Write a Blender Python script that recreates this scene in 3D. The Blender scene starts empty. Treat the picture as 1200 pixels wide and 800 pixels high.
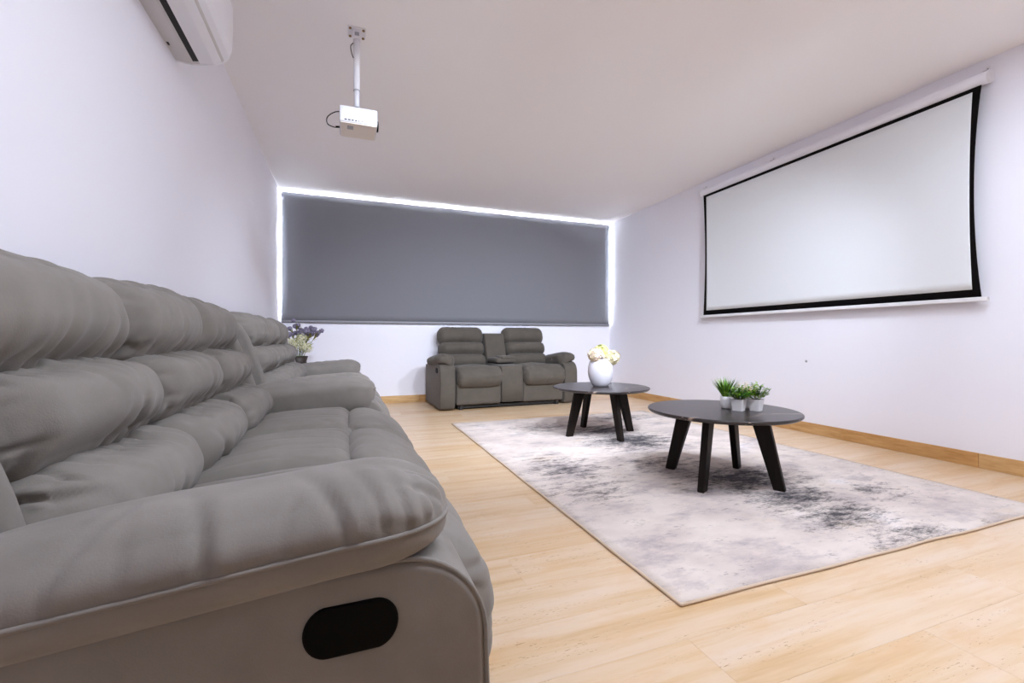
import bpy, bmesh, math, random
from mathutils import Vector, Matrix, noise

# ------------------------------------------------------------------ camera, world, exposure
scene = bpy.context.scene
col = scene.collection
cam_data = bpy.data.cameras.new('camera')
cam_data.sensor_width = 36.0
cam_data.lens = 525.0 / 1200.0 * 36.0
cam_data.shift_y = -0.0025
cam_data.clip_start = 0.02
cam = bpy.data.objects.new('camera', cam_data)
cam.location = (0, 0, 0.87)
cam.rotation_euler = (math.radians(90), 0, math.radians(-20.38))
col.objects.link(cam)
scene.camera = cam

world = bpy.data.worlds.new('daylight')
scene.world = world
world.use_nodes = True
wn = world.node_tree
wn.nodes['Background'].inputs[0].default_value = (0.86, 0.92, 1.0, 1)
wn.nodes['Background'].inputs[1].default_value = 16.0

scene.view_settings.view_transform = 'Standard'
scene.view_settings.look = 'None'
scene.view_settings.exposure = 1.45
scene.view_settings.gamma = 1.0
scene.view_settings.use_curve_mapping = False
scene.cycles.max_bounces = 14
scene.cycles.diffuse_bounces = 10
SPOT_WATTS = 105.0             # each added spotlight, aimed down the room
PANEL_POWER = 17.0          # emission of the added panel lamps' diffusers

# room extents (camera stands at the origin)
XL, XR, YB, YF, H = -0.78, 4.02, 6.27, -2.4, 2.74

# ------------------------------------------------------------------ helpers
def S(r, g, b):
    def f(c):
        c /= 255.0
        return c / 12.92 if c <= 0.04045 else ((c + 0.055) / 1.055) ** 2.4
    return (f(r), f(g), f(b), 1.0)

def new_mat(name, rgb, rough=0.6, spec=0.5, metal=0.0):
    m = bpy.data.materials.new(name)
    m.use_nodes = True
    b = m.node_tree.nodes['Principled BSDF']
    b.inputs['Base Color'].default_value = rgb
    b.inputs['Roughness'].default_value = rough
    b.inputs['Specular IOR Level'].default_value = spec
    b.inputs['Metallic'].default_value = metal
    return m

def N(m, kind, **kw):
    n = m.node_tree.nodes.new(kind)
    for k, v in kw.items():
        setattr(n, k, v)
    return n

def L(m, a, b):
    m.node_tree.links.new(a, b)

def bsdf(m):
    return m.node_tree.nodes['Principled BSDF']

def coords(m, scale=(1, 1, 1), loc=(0, 0, 0), out='Object'):
    tc = N(m, 'ShaderNodeTexCoord')
    mp = N(m, 'ShaderNodeMapping')
    mp.inputs['Scale'].default_value = scale
    mp.inputs['Location'].default_value = loc
    L(m, tc.outputs[out], mp.inputs['Vector'])
    return mp.outputs['Vector']

def noise_tex(m, vec, scale, detail=4, rough=0.5):
    n = N(m, 'ShaderNodeTexNoise')
    n.inputs['Scale'].default_value = scale
    n.inputs['Detail'].default_value = detail
    n.inputs['Roughness'].default_value = rough
    L(m, vec, n.inputs['Vector'])
    return n.outputs['Fac']

def ramp(m, fac, stops):
    r = N(m, 'ShaderNodeValToRGB')
    cr = r.color_ramp
    while len(cr.elements) > 1:
        cr.elements.remove(cr.elements[-1])
    cr.elements[0].position, cr.elements[0].color = stops[0]
    for p, c in stops[1:]:
        e = cr.elements.new(p)
        e.color = c
    L(m, fac, r.inputs['Fac'])
    return r.outputs['Color']

def mixc(m, fac, a, b, mode='MIX'):
    n = N(m, 'ShaderNodeMix', data_type='RGBA', blend_type=mode)
    for val, idx in ((fac, 0), (a, 6), (b, 7)):
        if isinstance(val, (int, float)):
            n.inputs[idx].default_value = val
        elif isinstance(val, tuple):
            n.inputs[idx].default_value = val
        else:
            L(m, val, n.inputs[idx])
    return n.outputs[2]

def mth(m, op, a, b=0.0, clamp=False):
    n = N(m, 'ShaderNodeMath', operation=op, use_clamp=clamp)
    for i, v in enumerate((a, b)):
        if isinstance(v, (int, float)):
            n.inputs[i].default_value = v
        else:
            L(m, v, n.inputs[i])
    return n.outputs[0]

def bump(m, height, strength=0.2, dist=0.01):
    b = N(m, 'ShaderNodeBump')
    b.inputs['Strength'].default_value = strength
    b.inputs['Distance'].default_value = dist
    L(m, height, b.inputs['Height'])
    L(m, b.outputs['Normal'], bsdf(m).inputs['Normal'])

def mesh_obj(name, verts, faces, mat, parent=None, smooth=False):
    me = bpy.data.meshes.new(name)
    me.from_pydata([tuple(v) for v in verts], [], faces)
    me.update()
    if smooth:
        me.polygons.foreach_set('use_smooth', [True] * len(me.polygons))
    me.materials.append(mat)
    o = bpy.data.objects.new(name, me)
    col.objects.link(o)
    if parent is not None:
        o.parent = parent
    return o

def bm_obj(name, bm, mat, parent=None, smooth=False):
    me = bpy.data.meshes.new(name)
    bmesh.ops.recalc_face_normals(bm, faces=bm.faces[:])
    bm.to_mesh(me)
    bm.free()
    if smooth:
        me.polygons.foreach_set('use_smooth', [True] * len(me.polygons))
    me.materials.append(mat)
    o = bpy.data.objects.new(name, me)
    col.objects.link(o)
    if parent is not None:
        o.parent = parent
    return o

def tag(o, label, cat, group=None):
    o['label'] = label
    o['category'] = cat
    if group:
        o['group'] = group
    return o

def thing(name, label, cat, loc=(0, 0, 0), rz=0.0, group=None):
    o = bpy.data.objects.new(name, None)
    o.empty_display_size = 0.1
    o.location = loc
    o.rotation_euler = (0, 0, rz)
    col.objects.link(o)
    return tag(o, label, cat, group)

def struct(o):
    o['kind'] = 'structure'
    return o

def add_box(bm, x0, x1, y0, y1, z0, z1, bevel=0.0, seg=2):
    r = bmesh.ops.create_cube(bm, size=1.0)
    vs = r['verts']
    for v in vs:
        v.co = Vector(((x0 + x1) / 2 + v.co.x * (x1 - x0), (y0 + y1) / 2 + v.co.y * (y1 - y0), (z0 + z1) / 2 + v.co.z * (z1 - z0)))
    if bevel > 0:
        es = list({e for v in vs for e in v.link_edges})
        bmesh.ops.bevel(bm, geom=es, offset=bevel, segments=seg, affect='EDGES', profile=0.5)

def box(name, ext, mat, parent=None, bevel=0.0, seg=2, smooth=False):
    bm = bmesh.new()
    add_box(bm, *ext, bevel=bevel, seg=seg)
    return bm_obj(name, bm, mat, parent, smooth)

def add_tube(bm, pts, rad, seg=8, cap=True):
    pts = [Vector(p) for p in pts]
    rads = rad if isinstance(rad, (list, tuple)) else [rad] * len(pts)
    rings = []
    up = Vector((0, 0, 1))
    prev = None
    for i, p in enumerate(pts):
        t = (pts[min(i + 1, len(pts) - 1)] - pts[max(i - 1, 0)]).normalized()
        if prev is None:
            u = t.cross(up)
            if u.length < 1e-3:
                u = t.cross(Vector((1, 0, 0)))
        else:
            u = prev - t * prev.dot(t)
        u.normalize()
        prev = u
        w = t.cross(u)
        rings.append([bm.verts.new(p + (u * math.cos(2 * math.pi * k / seg) + w * math.sin(2 * math.pi * k / seg)) * rads[i]) for k in range(seg)])
    for a, b in zip(rings[:-1], rings[1:]):
        for k in range(seg):
            bm.faces.new((a[k], a[(k + 1) % seg], b[(k + 1) % seg], b[k]))
    if cap:
        bm.faces.new(rings[0][::-1])
        bm.faces.new(rings[-1])

def tube(name, pts, rad, mat, parent=None, seg=8):
    bm = bmesh.new()
    add_tube(bm, pts, rad, seg)
    return bm_obj(name, bm, mat, parent, True)

def lathe(name, prof, mat, parent=None, seg=40):
    bm = bmesh.new()
    rings = []
    for r, z in prof:
        if r < 1e-5:
            rings.append([bm.verts.new((0, 0, z))])
        else:
            rings.append([bm.verts.new((r * math.cos(2 * math.pi * k / seg), r * math.sin(2 * math.pi * k / seg), z)) for k in range(seg)])
    for a, b in zip(rings[:-1], rings[1:]):
        for k in range(seg):
            k2 = (k + 1) % seg
            if len(a) == 1 and len(b) == 1:
                continue
            if len(a) == 1:
                bm.faces.new((a[0], b[k], b[k2]))
            elif len(b) == 1:
                bm.faces.new((a[k], a[k2], b[0]))
            else:
                bm.faces.new((a[k], a[k2], b[k2], b[k]))
    return bm_obj(name, bm, mat, parent, True)

def prism(name, poly, axis, a0, a1, mat, parent=None, bevel=0.0, seg=2, smooth=False):
    """extrude a polygon along an axis: 'y' takes (x,z) points, 'x' takes (y,z), 'z' takes (x,y)"""
    bm = bmesh.new()
    def P(p, t):
        return {'y': (p[0], t, p[1]), 'x': (t, p[0], p[1]), 'z': (p[0], p[1], t)}[axis]
    A = [bm.verts.new(P(p, a0)) for p in poly]
    B = [bm.verts.new(P(p, a1)) for p in poly]
    n = len(poly)
    bm.faces.new(A[::-1])
    bm.faces.new(B)
    for i in range(n):
        bm.faces.new((A[i], A[(i + 1) % n], B[(i + 1) % n], B[i]))
    bmesh.ops.recalc_face_normals(bm, faces=bm.faces[:])
    if bevel > 0:
        caps = [e for e in bm.edges if (e.verts[0] in A and e.verts[1] in A) or (e.verts[0] in B and e.verts[1] in B)]
        bmesh.ops.bevel(bm, geom=caps, offset=bevel, segments=seg, affect='EDGES', profile=0.5)
    return bm_obj(name, bm, mat, parent, smooth)

def smoothstep(a, b, x):
    t = max(0.0, min(1.0, (x - a) / (b - a)))
    return t * t * (3 - 2 * t)

# ---- upholstery: a rounded, crowned, wrinkled box
def puff_point(a, b, c, h, r, crown):
    p = (a * h[0], b * h[1], c * h[2])
    q = [max(-(h[i] - r[i]), min(h[i] - r[i], p[i])) for i in range(3)]
    d = [(p[i] - q[i]) / r[i] for i in range(3)]
    ln = math.sqrt(sum(x * x for x in d)) or 1.0
    d = [x / ln for x in d]
    P = [q[i] + d[i] * r[i] for i in range(3)]
    u = (a, b, c)
    for i in range(3):
        j, k = (i + 1) % 3, (i + 2) % 3
        P[i] += d[i] * crown[i] * (1 - u[j] ** 2) * (1 - u[k] ** 2)
    nrm = Vector(d)
    return Vector(P), nrm

def puff(name, h, r, mat, parent, res=0.012, crown=(0, 0, 0), wrinkle=None, deform=None):
    n = [max(4, int(round(2 * h[i] / res))) for i in range(3)]
    idx, verts, faces = {}, [], []
    def vid(i, j, k):
        key = (i, j, k)
        if key not in idx:
            a, b, c = 2 * i / n[0] - 1, 2 * j / n[1] - 1, 2 * k / n[2] - 1
            P, d = puff_point(a, b, c, h, r, crown)
            if wrinkle:
                P = P + d * wrinkle(P, a, b, c, d)
            if deform:
                P = deform(P)
            idx[key] = len(verts)
            verts.append(P)
        return idx[key]
    for ax in range(3):
        u, v = (ax + 1) % 3, (ax + 2) % 3
        for side in (0, n[ax]):
            for i in range(n[u]):
                for j in range(n[v]):
                    q = []
                    for di, dj in ((0, 0), (1, 0), (1, 1), (0, 1)):
                        t = [0, 0, 0]
                        t[ax], t[u], t[v] = side, i + di, j + dj
                        q.append(vid(*t))
                    faces.append(q if side else q[::-1])
    return mesh_obj(name, verts, faces, mat, parent, True)

def crease(x, w):
    return math.exp(-(x / w) ** 2)

def nz(x, y, z=0.0):
    return noise.noise(Vector((x, y, z)))

def back_wrinkle(seed, amp=1.0, fine=1.0, hw=0.28):
    """folds that run from the top and bottom seams of a back cushion, with gathers at its ends"""
    rg = random.Random(int(seed * 1000))
    folds = []
    for k in range(13):
        folds.append((rg.uniform(-hw, hw), -1 if rg.random() < 0.68 else 1, rg.uniform(0.55, 1.7), rg.uniform(-0.10, 0.10), rg.uniform(0.005, 0.013), rg.uniform(0.007, 0.014), rg.uniform(-0.05, 0.05)))
    def f(P, a, b, c, d):
        y, z = P.y, P.z
        front = smoothstep(-0.2, 0.5, a if abs(a) < 1 else (1 if a > 0 else -1))
        front = max(front, smoothstep(0.5, 1, abs(b)) * 0.8)
        seam = smoothstep(0.45, 1.0, abs(c))
        patch = smoothstep(-0.2, 0.3, nz(y * 5 + seed * 2.3, c * 0.8, seed + 7))
        v = -0.010 * fine * seam * patch * crease(nz(y * 24 + seed * 7.1, z * 7 + seed, seed), 0.12)
        for (yi, dr, ln, sl, am, w, cv) in folds:
            ts = 1 - dr * c
            if ts >= ln:
                continue
            tp = 1 - ts / ln
            q = y - yi - sl * ts * 0.5 - cv * ts * ts * 0.4
            wd = w * (0.8 + 0.7 * ts)
            v += am * amp * tp * (-crease(q, wd) + 0.55 * crease(q - 2.0 * wd, 1.5 * wd))
        v += 0.010 * amp * nz(y * 5 + seed, z * 3, seed * 2)
        end = smoothstep(0.62, 1.0, abs(b))
        v -= 0.0065 * fine * end * crease(nz(z * 20 + seed * 1.7, y * 7, seed + 9), 0.15)
        return v * front
    return f

def tilt_deform(cx, cy, cz, deg, extra=None):
    t = math.radians(deg)
    ct, st = math.cos(t), math.sin(t)
    def f(P):
        x, z = P.x * ct - P.z * st, P.x * st + P.z * ct
        Q = Vector((x + cx, P.y + cy, z + cz))
        return extra(Q) if extra else Q
    return f

# ------------------------------------------------------------------ materials
def mat_paint(name, rgb):
    m = new_mat(name, rgb, 0.75, 0.3)
    n = noise_tex(m, coords(m), 90, 3)
    bump(m, n, 0.04, 0.002)
    return m

M_WALL = mat_paint('wall_paint', (0.88, 0.88, 0.95, 1))
M_CEIL = mat_paint('ceiling_paint', (0.93, 0.915, 0.92, 1))

def mat_suede(name, rgb1, rgb2):
    m = new_mat(name, rgb1, 0.85, 0.25)
    n1 = noise_tex(m, coords(m), 7, 5, 0.6)
    c = ramp(m, n1, [(0.3, rgb2), (0.7, rgb1)])
    L(m, c, bsdf(m).inputs['Base Color'])
    bsdf(m).inputs['Sheen Weight'].default_value = 0.12
    bsdf(m).inputs['Sheen Roughness'].default_value = 0.5
    n2 = noise_tex(m, coords(m), 420, 2)
    n3 = noise_tex(m, coords(m), 35, 4, 0.6)
    bump(m, mth(m, 'ADD', n2, mth(m, 'MULTIPLY', n3, 1.5)), 0.18, 0.002)
    return m

M_SUEDE = mat_suede('taupe_grey_suede', (0.240, 0.219, 0.198, 1), (0.192, 0.174, 0.155, 1))
M_SUEDE2 = mat_suede('olive_grey_suede', (0.112, 0.096, 0.078, 1), (0.093, 0.080, 0.064, 1))
M_BLACKPL = new_mat('black_plastic', (0.002, 0.002, 0.002, 1), 0.6, 0.08)
M_BLACKMETAL = new_mat('black_metal', (0.012, 0.011, 0.011, 1), 0.5)
M_WHITEPL = new_mat('white_plastic', (0.80, 0.79, 0.82, 1), 0.35)
M_GREYPL = new_mat('grey_plastic', (0.35, 0.35, 0.37, 1), 0.5)
M_DARK = new_mat('dark_slot', (0.01, 0.008, 0.008, 1), 0.6)

def mat_planks():
    m = new_mat('travertine_plank', (0.8, 0.6, 0.4, 1), 0.32, 0.45)
    oi = N(m, 'ShaderNodeObjectInfo')
    tc = N(m, 'ShaderNodeTexCoord')
    off = N(m, 'ShaderNodeVectorMath', operation='SCALE')
    cmb = N(m, 'ShaderNodeCombineXYZ')
    L(m, oi.outputs['Random'], cmb.inputs[0])
    L(m, mth(m, 'MULTIPLY', oi.outputs['Random'], 7.3), cmb.inputs[1])
    L(m, mth(m, 'MULTIPLY', oi.outputs['Random'], 3.1), cmb.inputs[2])
    L(m, cmb.outputs[0], off.inputs[0])
    off.inputs['Scale'].default_value = 37.0
    add = N(m, 'ShaderNodeVectorMath', operation='ADD')
    L(m, tc.outputs['Object'], add.inputs[0])
    L(m, off.outputs[0], add.inputs[1])
    def mapped(scale):
        mp = N(m, 'ShaderNodeMapping')
        mp.inputs['Scale'].default_value = scale
        L(m, add.outputs[0], mp.inputs['Vector'])
        return mp.outputs[0]
    broad = noise_tex(m, mapped((1.1, 15, 1)), 1.0, 5, 0.6)
    c = ramp(m, broad, [(0.28, S(212, 180, 138)), (0.42, S(226, 201, 168)), (0.54, S(232, 213, 190)), (0.70, S(235, 219, 205))])
    tint = ramp(m, oi.outputs['Random'], [(0.0, S(255, 252, 250)), (0.8, S(254, 248, 240)), (0.93, S(250, 240, 225)), (1.0, S(244, 226, 202))])
    c = mixc(m, 1.0, c, tint, 'MULTIPLY')
    c = mixc(m, 1.0, c, (0.84, 0.80, 0.735, 1), 'MULTIPLY')
    mot = noise_tex(m, mapped((2.2, 7, 1)), 1.7, 5, 0.6)
    c = mixc(m, ramp(m, mot, [(0.52, (0, 0, 0, 1)), (0.72, (0.6, 0.6, 0.6, 1))]), c, S(206, 166, 118))
    streak = noise_tex(m, mapped((3, 45, 1)), 1.0, 6, 0.65)
    sm = ramp(m, streak, [(0.55, (0, 0, 0, 1)), (0.72, (0.55, 0.55, 0.55, 1))])
    c = mixc(m, mth(m, 'MULTIPLY', sm, 0.7), c, S(204, 168, 120))
    pits = noise_tex(m, mapped((42, 230, 1)), 1.0, 3, 0.6)
    band = noise_tex(m, mapped((3, 20, 1)), 1.0, 2, 0.5)
    pm = mth(m, 'MULTIPLY', mth(m, 'GREATER_THAN', pits, 0.635), ramp(m, band, [(0.5, (0, 0, 0, 1)), (0.62, (0.75, 0.75, 0.75, 1))]))
    c = mixc(m, pm, c, S(160, 122, 84))
    L(m, c, bsdf(m).inputs['Base Color'])
    bump(m, mth(m, 'SUBTRACT', 1.0, pm), 0.15, 0.001)
    return m
M_PLANK = mat_planks()

def mat_base():
    m = new_mat('travertine_skirting', (0.7, 0.5, 0.3, 1), 0.35, 0.45)
    oi = N(m, 'ShaderNodeObjectInfo')
    tc = N(m, 'ShaderNodeTexCoord')
    add = N(m, 'ShaderNodeVectorMath', operation='ADD')
    cmb = N(m, 'ShaderNodeCombineXYZ')
    L(m, mth(m, 'MULTIPLY', oi.outputs['Random'], 41.0), cmb.inputs[2])
    L(m, tc.outputs['Object'], add.inputs[0])
    L(m, cmb.outputs[0], add.inputs[1])
    mp = N(m, 'ShaderNodeMapping')
    mp.inputs['Scale'].default_value = (2.5, 2.5, 22)
    L(m, add.outputs[0], mp.inputs['Vector'])
    n = noise_tex(m, mp.outputs[0], 1.6, 6, 0.65)
    c = ramp(m, n, [(0.3, S(190, 150, 96)), (0.5, S(212, 178, 128)), (0.7, S(226, 198, 154))])
    t = ramp(m, oi.outputs['Random'], [(0.0, S(235, 215, 190)), (1.0, S(255, 250, 245))])
    L(m, mixc(m, 1.0, c, t, 'MULTIPLY'), bsdf(m).inputs['Base Color'])
    return m
M_SKIRT = mat_base()
M_GROUT = new_mat('subfloor', S(190, 160, 125), 0.8)

# ------------------------------------------------------------------ room shell
struct(box('wall_left', (XL - 0.12, XL, YF - 0.12, YB + 0.25, 0, H), M_WALL))
struct(box('wall_right', (XR, XR + 0.12, YF - 0.12, YB + 0.25, 0, H), M_WALL))
M_TAUPE = mat_paint('taupe_low_bounce', S(134, 117, 100))  # unseen wall; taupe set dark to cut bounce onto the near sofa
struct(box('wall_front', (XL, XR, YF - 0.12, YF, 0, H), M_TAUPE))
struct(box('ceiling', (XL - 0.12, XR + 0.12, YF - 0.12, YB + 0.25, H, H + 0.12), M_CEIL))
SILL = 1.15
struct(box('wall_back', (XL, XR, YB, YB + 0.2, 0, SILL), M_WALL))
floor = struct(box('floor', (XL - 0.12, XR + 0.12, YF - 0.12, YB + 0.25, -0.12, -0.004), M_GROUT))

# floor planks, laid across the room
PW, PLN = 0.212, 1.24
plank_cache = {}
rnd = random.Random(11)
def plank_mesh(ln):
    key = round(ln, 3)
    if key not in plank_cache:
        bm = bmesh.new()
        g = 0.00012
        add_box(bm, -ln / 2 + g, ln / 2 - g, -PW / 2 + g, PW / 2 - g, -0.004, 0.0)
        top = [e for e in bm.edges if all(v.co.z > -0.001 for v in e.verts)]
        bmesh.ops.bevel(bm, geom=top, offset=0.0004, segments=1, affect='EDGES')
        me = bpy.data.meshes.new('plank')
        bmesh.ops.recalc_face_normals(bm, faces=bm.faces[:])
        bm.to_mesh(me); bm.free()
        me.materials.append(M_PLANK)
        plank_cache[key] = me
    return plank_cache[key]
row = 0
y = 1.04 - 17 * PW + PW / 2
offs = [0.0, 0.42, 0.86, 0.2, 0.64, 1.06]
while y - PW / 2 < YB:
    x = XL - PLN + (1.42 - XL + offs[row % 6] + (0.0 if row % 2 else 0.11)) % PLN
    if row == 17:
        x = XL - PLN + (1.42 - XL) % PLN
    while x < XR:
        a, b = max(x, XL), min(x + PLN, XR)
        if b - a > 0.03:
            o = bpy.data.objects.new('plank', plank_mesh(b - a))
            o.location = ((a + b) / 2, y, 0)
            o.parent = floor
            col.objects.link(o)
        x += PLN
    y += PW
    row += 1

# skirting of cut pieces
def skirting(name, axis, fixed, inward, a, b, cuts):
    root = bpy.data.objects.new(name, None)
    col.objects.link(root)
    struct(root)
    pts = [a] + [c for c in cuts if a < c < b] + [b]
    for p, q in zip(pts[:-1], pts[1:]):
        p += 0.0008; q -= 0.0008
        if axis == 'y':
            e = (min(fixed, fixed + inward), max(fixed, fixed + inward), p, q, 0.0, 0.098)
        else:
            e = (p, q, min(fixed, fixed + inward), max(fixed, fixed + inward), 0.0, 0.098)
        box('skirting_piece', e, M_SKIRT, root, bevel=0.002, seg=1)
skirting('baseboard_right', 'y', XR, -0.014, YF, YB, [-1.6, -0.75, 0.05, 0.92, 1.74, 2.64, 3.10, 3.95, 4.8, 5.6])
skirting('baseboard_left', 'y', XL, 0.014, YF, YB, [-1.5, -0.6, 0.3, 1.2, 2.1, 3.0, 3.9, 4.8, 5.7])
skirting('baseboard_back', 'x', YB, -0.014, XL + 0.015, XR - 0.015, [0.1, 0.95, 1.8, 2.7, 3.5])
skirting('baseboard_front', 'x', YF, 0.014, XL + 0.015, XR - 0.015, [0.3, 1.2, 2.1, 3.0])

# window behind the blind: white frame, four panes
M_FRAME = new_mat('window_frame_white', (0.8, 0.8, 0.82, 1), 0.4)
M_GLASS = bpy.data.materials.new('window_glass')
M_GLASS.use_nodes = True
nt = M_GLASS.node_tree
nt.nodes.remove(nt.nodes['Principled BSDF'])
tr = nt.nodes.new('ShaderNodeBsdfTransparent')
gl = nt.nodes.new('ShaderNodeBsdfGlossy'); gl.inputs['Roughness'].default_value = 0.02
mx = nt.nodes.new('ShaderNodeMixShader'); mx.inputs[0].default_value = 0.06
nt.links.new(tr.outputs[0], mx.inputs[1]); nt.links.new(gl.outputs[0], mx.inputs[2])
nt.links.new(mx.outputs[0], nt.nodes['Material Output'].inputs['Surface'])
win = bpy.data.objects.new('window_1', None); col.objects.link(win); struct(win)
WY = YB + 0.15
box('sill', (XL, XR, YB - 0.0, YB + 0.12, SILL, SILL + 0.012), M_FRAME, win)
box('frame_bottom', (XL, XR, WY - 0.03, WY + 0.03, SILL + 0.012, SILL + 0.06), M_FRAME, win)
box('frame_top', (XL, XR, WY - 0.03, WY + 0.03, H - 0.04, H), M_FRAME, win)
npan = 4
pw = (XR - XL) / npan
for i in range(npan + 1):
    cx = XL + pw * i
    a, b = max(XL, cx - 0.025), min(XR, cx + 0.025)
    box('mullion', (a, b, WY - 0.03, WY + 0.03, SILL + 0.06, H - 0.04), M_FRAME, win)
for i in range(npan):
    box('pane', (XL + pw * i + 0.025, XL + pw * (i + 1) - 0.025, WY - 0.004, WY + 0.004, SILL + 0.06, H - 0.04), M_GLASS, win)

# ------------------------------------------------------------------ added lamps on the ceiling, out of view, to brighten the room
M_DIFF = bpy.data.materials.new('fill_diffuser')
M_DIFF.use_nodes = True
b_ = M_DIFF.node_tree.nodes['Principled BSDF']
b_.inputs['Base Color'].default_value = (0.9, 0.9, 0.9, 1)
b_.inputs['Emission Color'].default_value = (0.85, 0.935, 1.09, 1)
b_.inputs['Emission Strength'].default_value = PANEL_POWER
def fill_panel(x, y, label):  # unseen panel added to light the near part of the room
    t = thing('fill_panel_lamp', label, 'added lamp', (x, y, H), 0, 'added panel lamps')
    sx, sy = 0.6, 0.15
    bm = bmesh.new()
    for e in ((-sx, sx, -sy, -sy + 0.015), (-sx, sx, sy - 0.015, sy), (-sx, -sx + 0.015, -sy + 0.015, sy - 0.015), (sx - 0.015, sx, -sy + 0.015, sy - 0.015)):
        add_box(bm, *e, -0.018, 0.0)
    bm_obj('frame', bm, M_WHITEPL, t)
    box('diffuser', (-sx + 0.015, sx - 0.015, -sy + 0.015, sy - 0.015, -0.014, -0.002), M_DIFF, t)
fill_panel(1.0, 0.75, 'added unseen long panel lamp nearer the taupe sofas')
fill_panel(2.6, 0.75, 'added unseen long panel lamp nearer the projection screen')

def spotlight(x, y, target, label):  # unseen lamp added to brighten the far end of the room
    t = thing('fill_spotlight', label, 'spotlight', (x, y, H), 0, 'added spotlights')
    tube('mount', [(0, 0, 0), (0, 0, -0.012)], 0.045, M_WHITEPL, t, 24)
    tube('arm', [(0, 0, -0.01), (0, 0, -0.06)], 0.008, M_WHITEPL, t, 10)
    d = (Vector(target) - Vector((x, y, H - 0.085))).normalized()
    c = Vector((0, 0, -0.085))
    tube('lamp_head', [c - d * 0.05, c - d * 0.045, c + d * 0.045], [0.03, 0.042, 0.046], M_WHITEPL, t, 24)
    ld = bpy.data.lights.new('spot_beam', 'SPOT')
    ld.energy = SPOT_WATTS
    ld.color = (0.85, 0.935, 1.09)
    ld.spot_size = math.radians(88)
    ld.spot_blend = 1.0
    ld.shadow_soft_size = 0.10
    lo = bpy.data.objects.new('spot_beam', ld)
    lo.parent = t
    lo.location = c + d * 0.16
    lo.rotation_euler = d.to_track_quat('-Z', 'Y').to_euler()
    col.objects.link(lo)
spotlight(0.55, 1.35, (0.9, 5.2, 0.1), 'added unseen spotlight nearest the taupe sofas')
spotlight(1.70, 1.35, (2.0, 5.2, 0.1), 'added unseen spotlight between the two long panel lamps')
spotlight(2.75, 1.0, (3.0, 5.1, 0.1), 'added unseen spotlight nearest the projection screen')

# ------------------------------------------------------------------ roller blind
def mat_blind():
    m = new_mat('blind_fabric', S(126, 127, 133), 0.8, 0.2)
    w = noise_tex(m, coords(m, (1, 1, 1)), 500, 2)
    bump(m, w, 0.1, 0.001)
    return m
M_BLIND = mat_blind()
t = thing('roller_blind', 'wide dark grey roller blind covering the whole window', 'blind', (0, 6.238, 0))
bx0, bx1 = -0.748, 3.988
nx, nzg = 60, 20
vs, fs = [], []
for j in range(nzg + 1):
    for i in range(nx + 1):
        u, v = i / nx, j / nzg
        yy = 0.004 * math.sin(u * 9.0) * (1 - v) + 0.003 * nz(u * 4, v * 2, 3)
        vs.append((bx0 + (bx1 - bx0) * u, yy, 1.105 + (2.712 - 1.105) * v))
for j in range(nzg):
    for i in range(nx):
        q = j * (nx + 1) + i
        fs.append((q, q + 1, q + nx + 2, q + nx + 1))
fab = mesh_obj('fabric', vs, fs, M_BLIND, t, True)
sol = fab.modifiers.new('thickness', 'SOLIDIFY'); sol.thickness = 0.0015
tube('roller_tube', [(bx0, 0.028, 2.66), (bx1, 0.028, 2.66)], 0.024, M_BLIND, t, 16)
M_BAR = new_mat('blind_bar_grey', S(140, 140, 146), 0.45)
box('bottom_bar', (bx0, bx1, -0.008, 0.010, 1.078, 1.108), M_BAR, t, bevel=0.003)
box('bar_edge', (bx0, bx1, -0.0085, 0.0105, 1.072, 1.079), M_DARK, t)
for x0 in (bx0 - 0.02, bx1 + 0.004):
    box('bracket', (x0, x0 + 0.016, 0.0, 0.055, 2.625, 2.70), M_WHITEPL, t, bevel=0.002)
tube('pull_chain', [(bx0 - 0.022, 0.0, 2.64), (bx0 - 0.024, 0.002, 2.0), (bx0 - 0.022, 0.0, 1.26)], 0.0025, M_WHITEPL, t, 6)
box('chain_weight', (bx0 - 0.03, bx0 - 0.012, -0.008, 0.008, 1.22, 1.30), M_GREYPL, t, bevel=0.003)

# ------------------------------------------------------------------ projection screen on the right wall
def mat_screen():
    return new_mat('screen_white', (0.79, 0.82, 0.84, 1), 0.7, 0.2)
t = thing('projection_screen', 'pull-down projection screen with black border on the wall opposite the sofas', 'projection screen', (XR, 2.94, 0))
sy0, sy1, sz0, sz1 = -1.235, 1.235, 1.150, 2.56
bw = 0.045
fx = -0.055
def sheet(name, y0, y1, z0, z1, mat, dx, bow=True):
    """hanging sheet with edges that pull in a little half way down"""
    ny, nzz = 120, 24
    vs, fs = [], []
    for j in range(nzz + 1):
        for i in range(ny + 1):
            u, v = i / ny, j / nzz
            zz = z0 + (z1 - z0) * v
            tt = (zz - sz0) / (sz1 - sz0)
            pull = 0.022 * 4 * tt * (1 - tt)
            yy = y0 + (y1 - y0) * u
            yy -= 1.6 * pull * math.copysign(abs(yy / sy1) ** 25, yy)
            curl = -0.012 * 4 * tt * (1 - tt) * abs(yy / sy1) ** 10
            vs.append((dx + curl, yy, zz))
    for j in range(nzz):
        for i in range(ny):
            q = j * (ny + 1) + i
            fs.append((q, q + ny + 1, q + ny + 2, q + 1))
    o = mesh_obj(name, vs, fs, mat, t, True)
    m_ = o.modifiers.new('thickness', 'SOLIDIFY'); m_.thickness = 0.0012; m_.offset = 0
    return o
M_BORDER = new_mat('screen_black_border', (0.004, 0.003, 0.003, 1), 0.8, 0.1)
sheet('border', sy0, sy1, sz0, sz1, M_BORDER, fx)
sheet('viewing_surface', sy0 + bw, sy1 - bw, sz0 + bw + 0.008, sz1 - 0.028, mat_screen(), fx - 0.0016)
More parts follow.
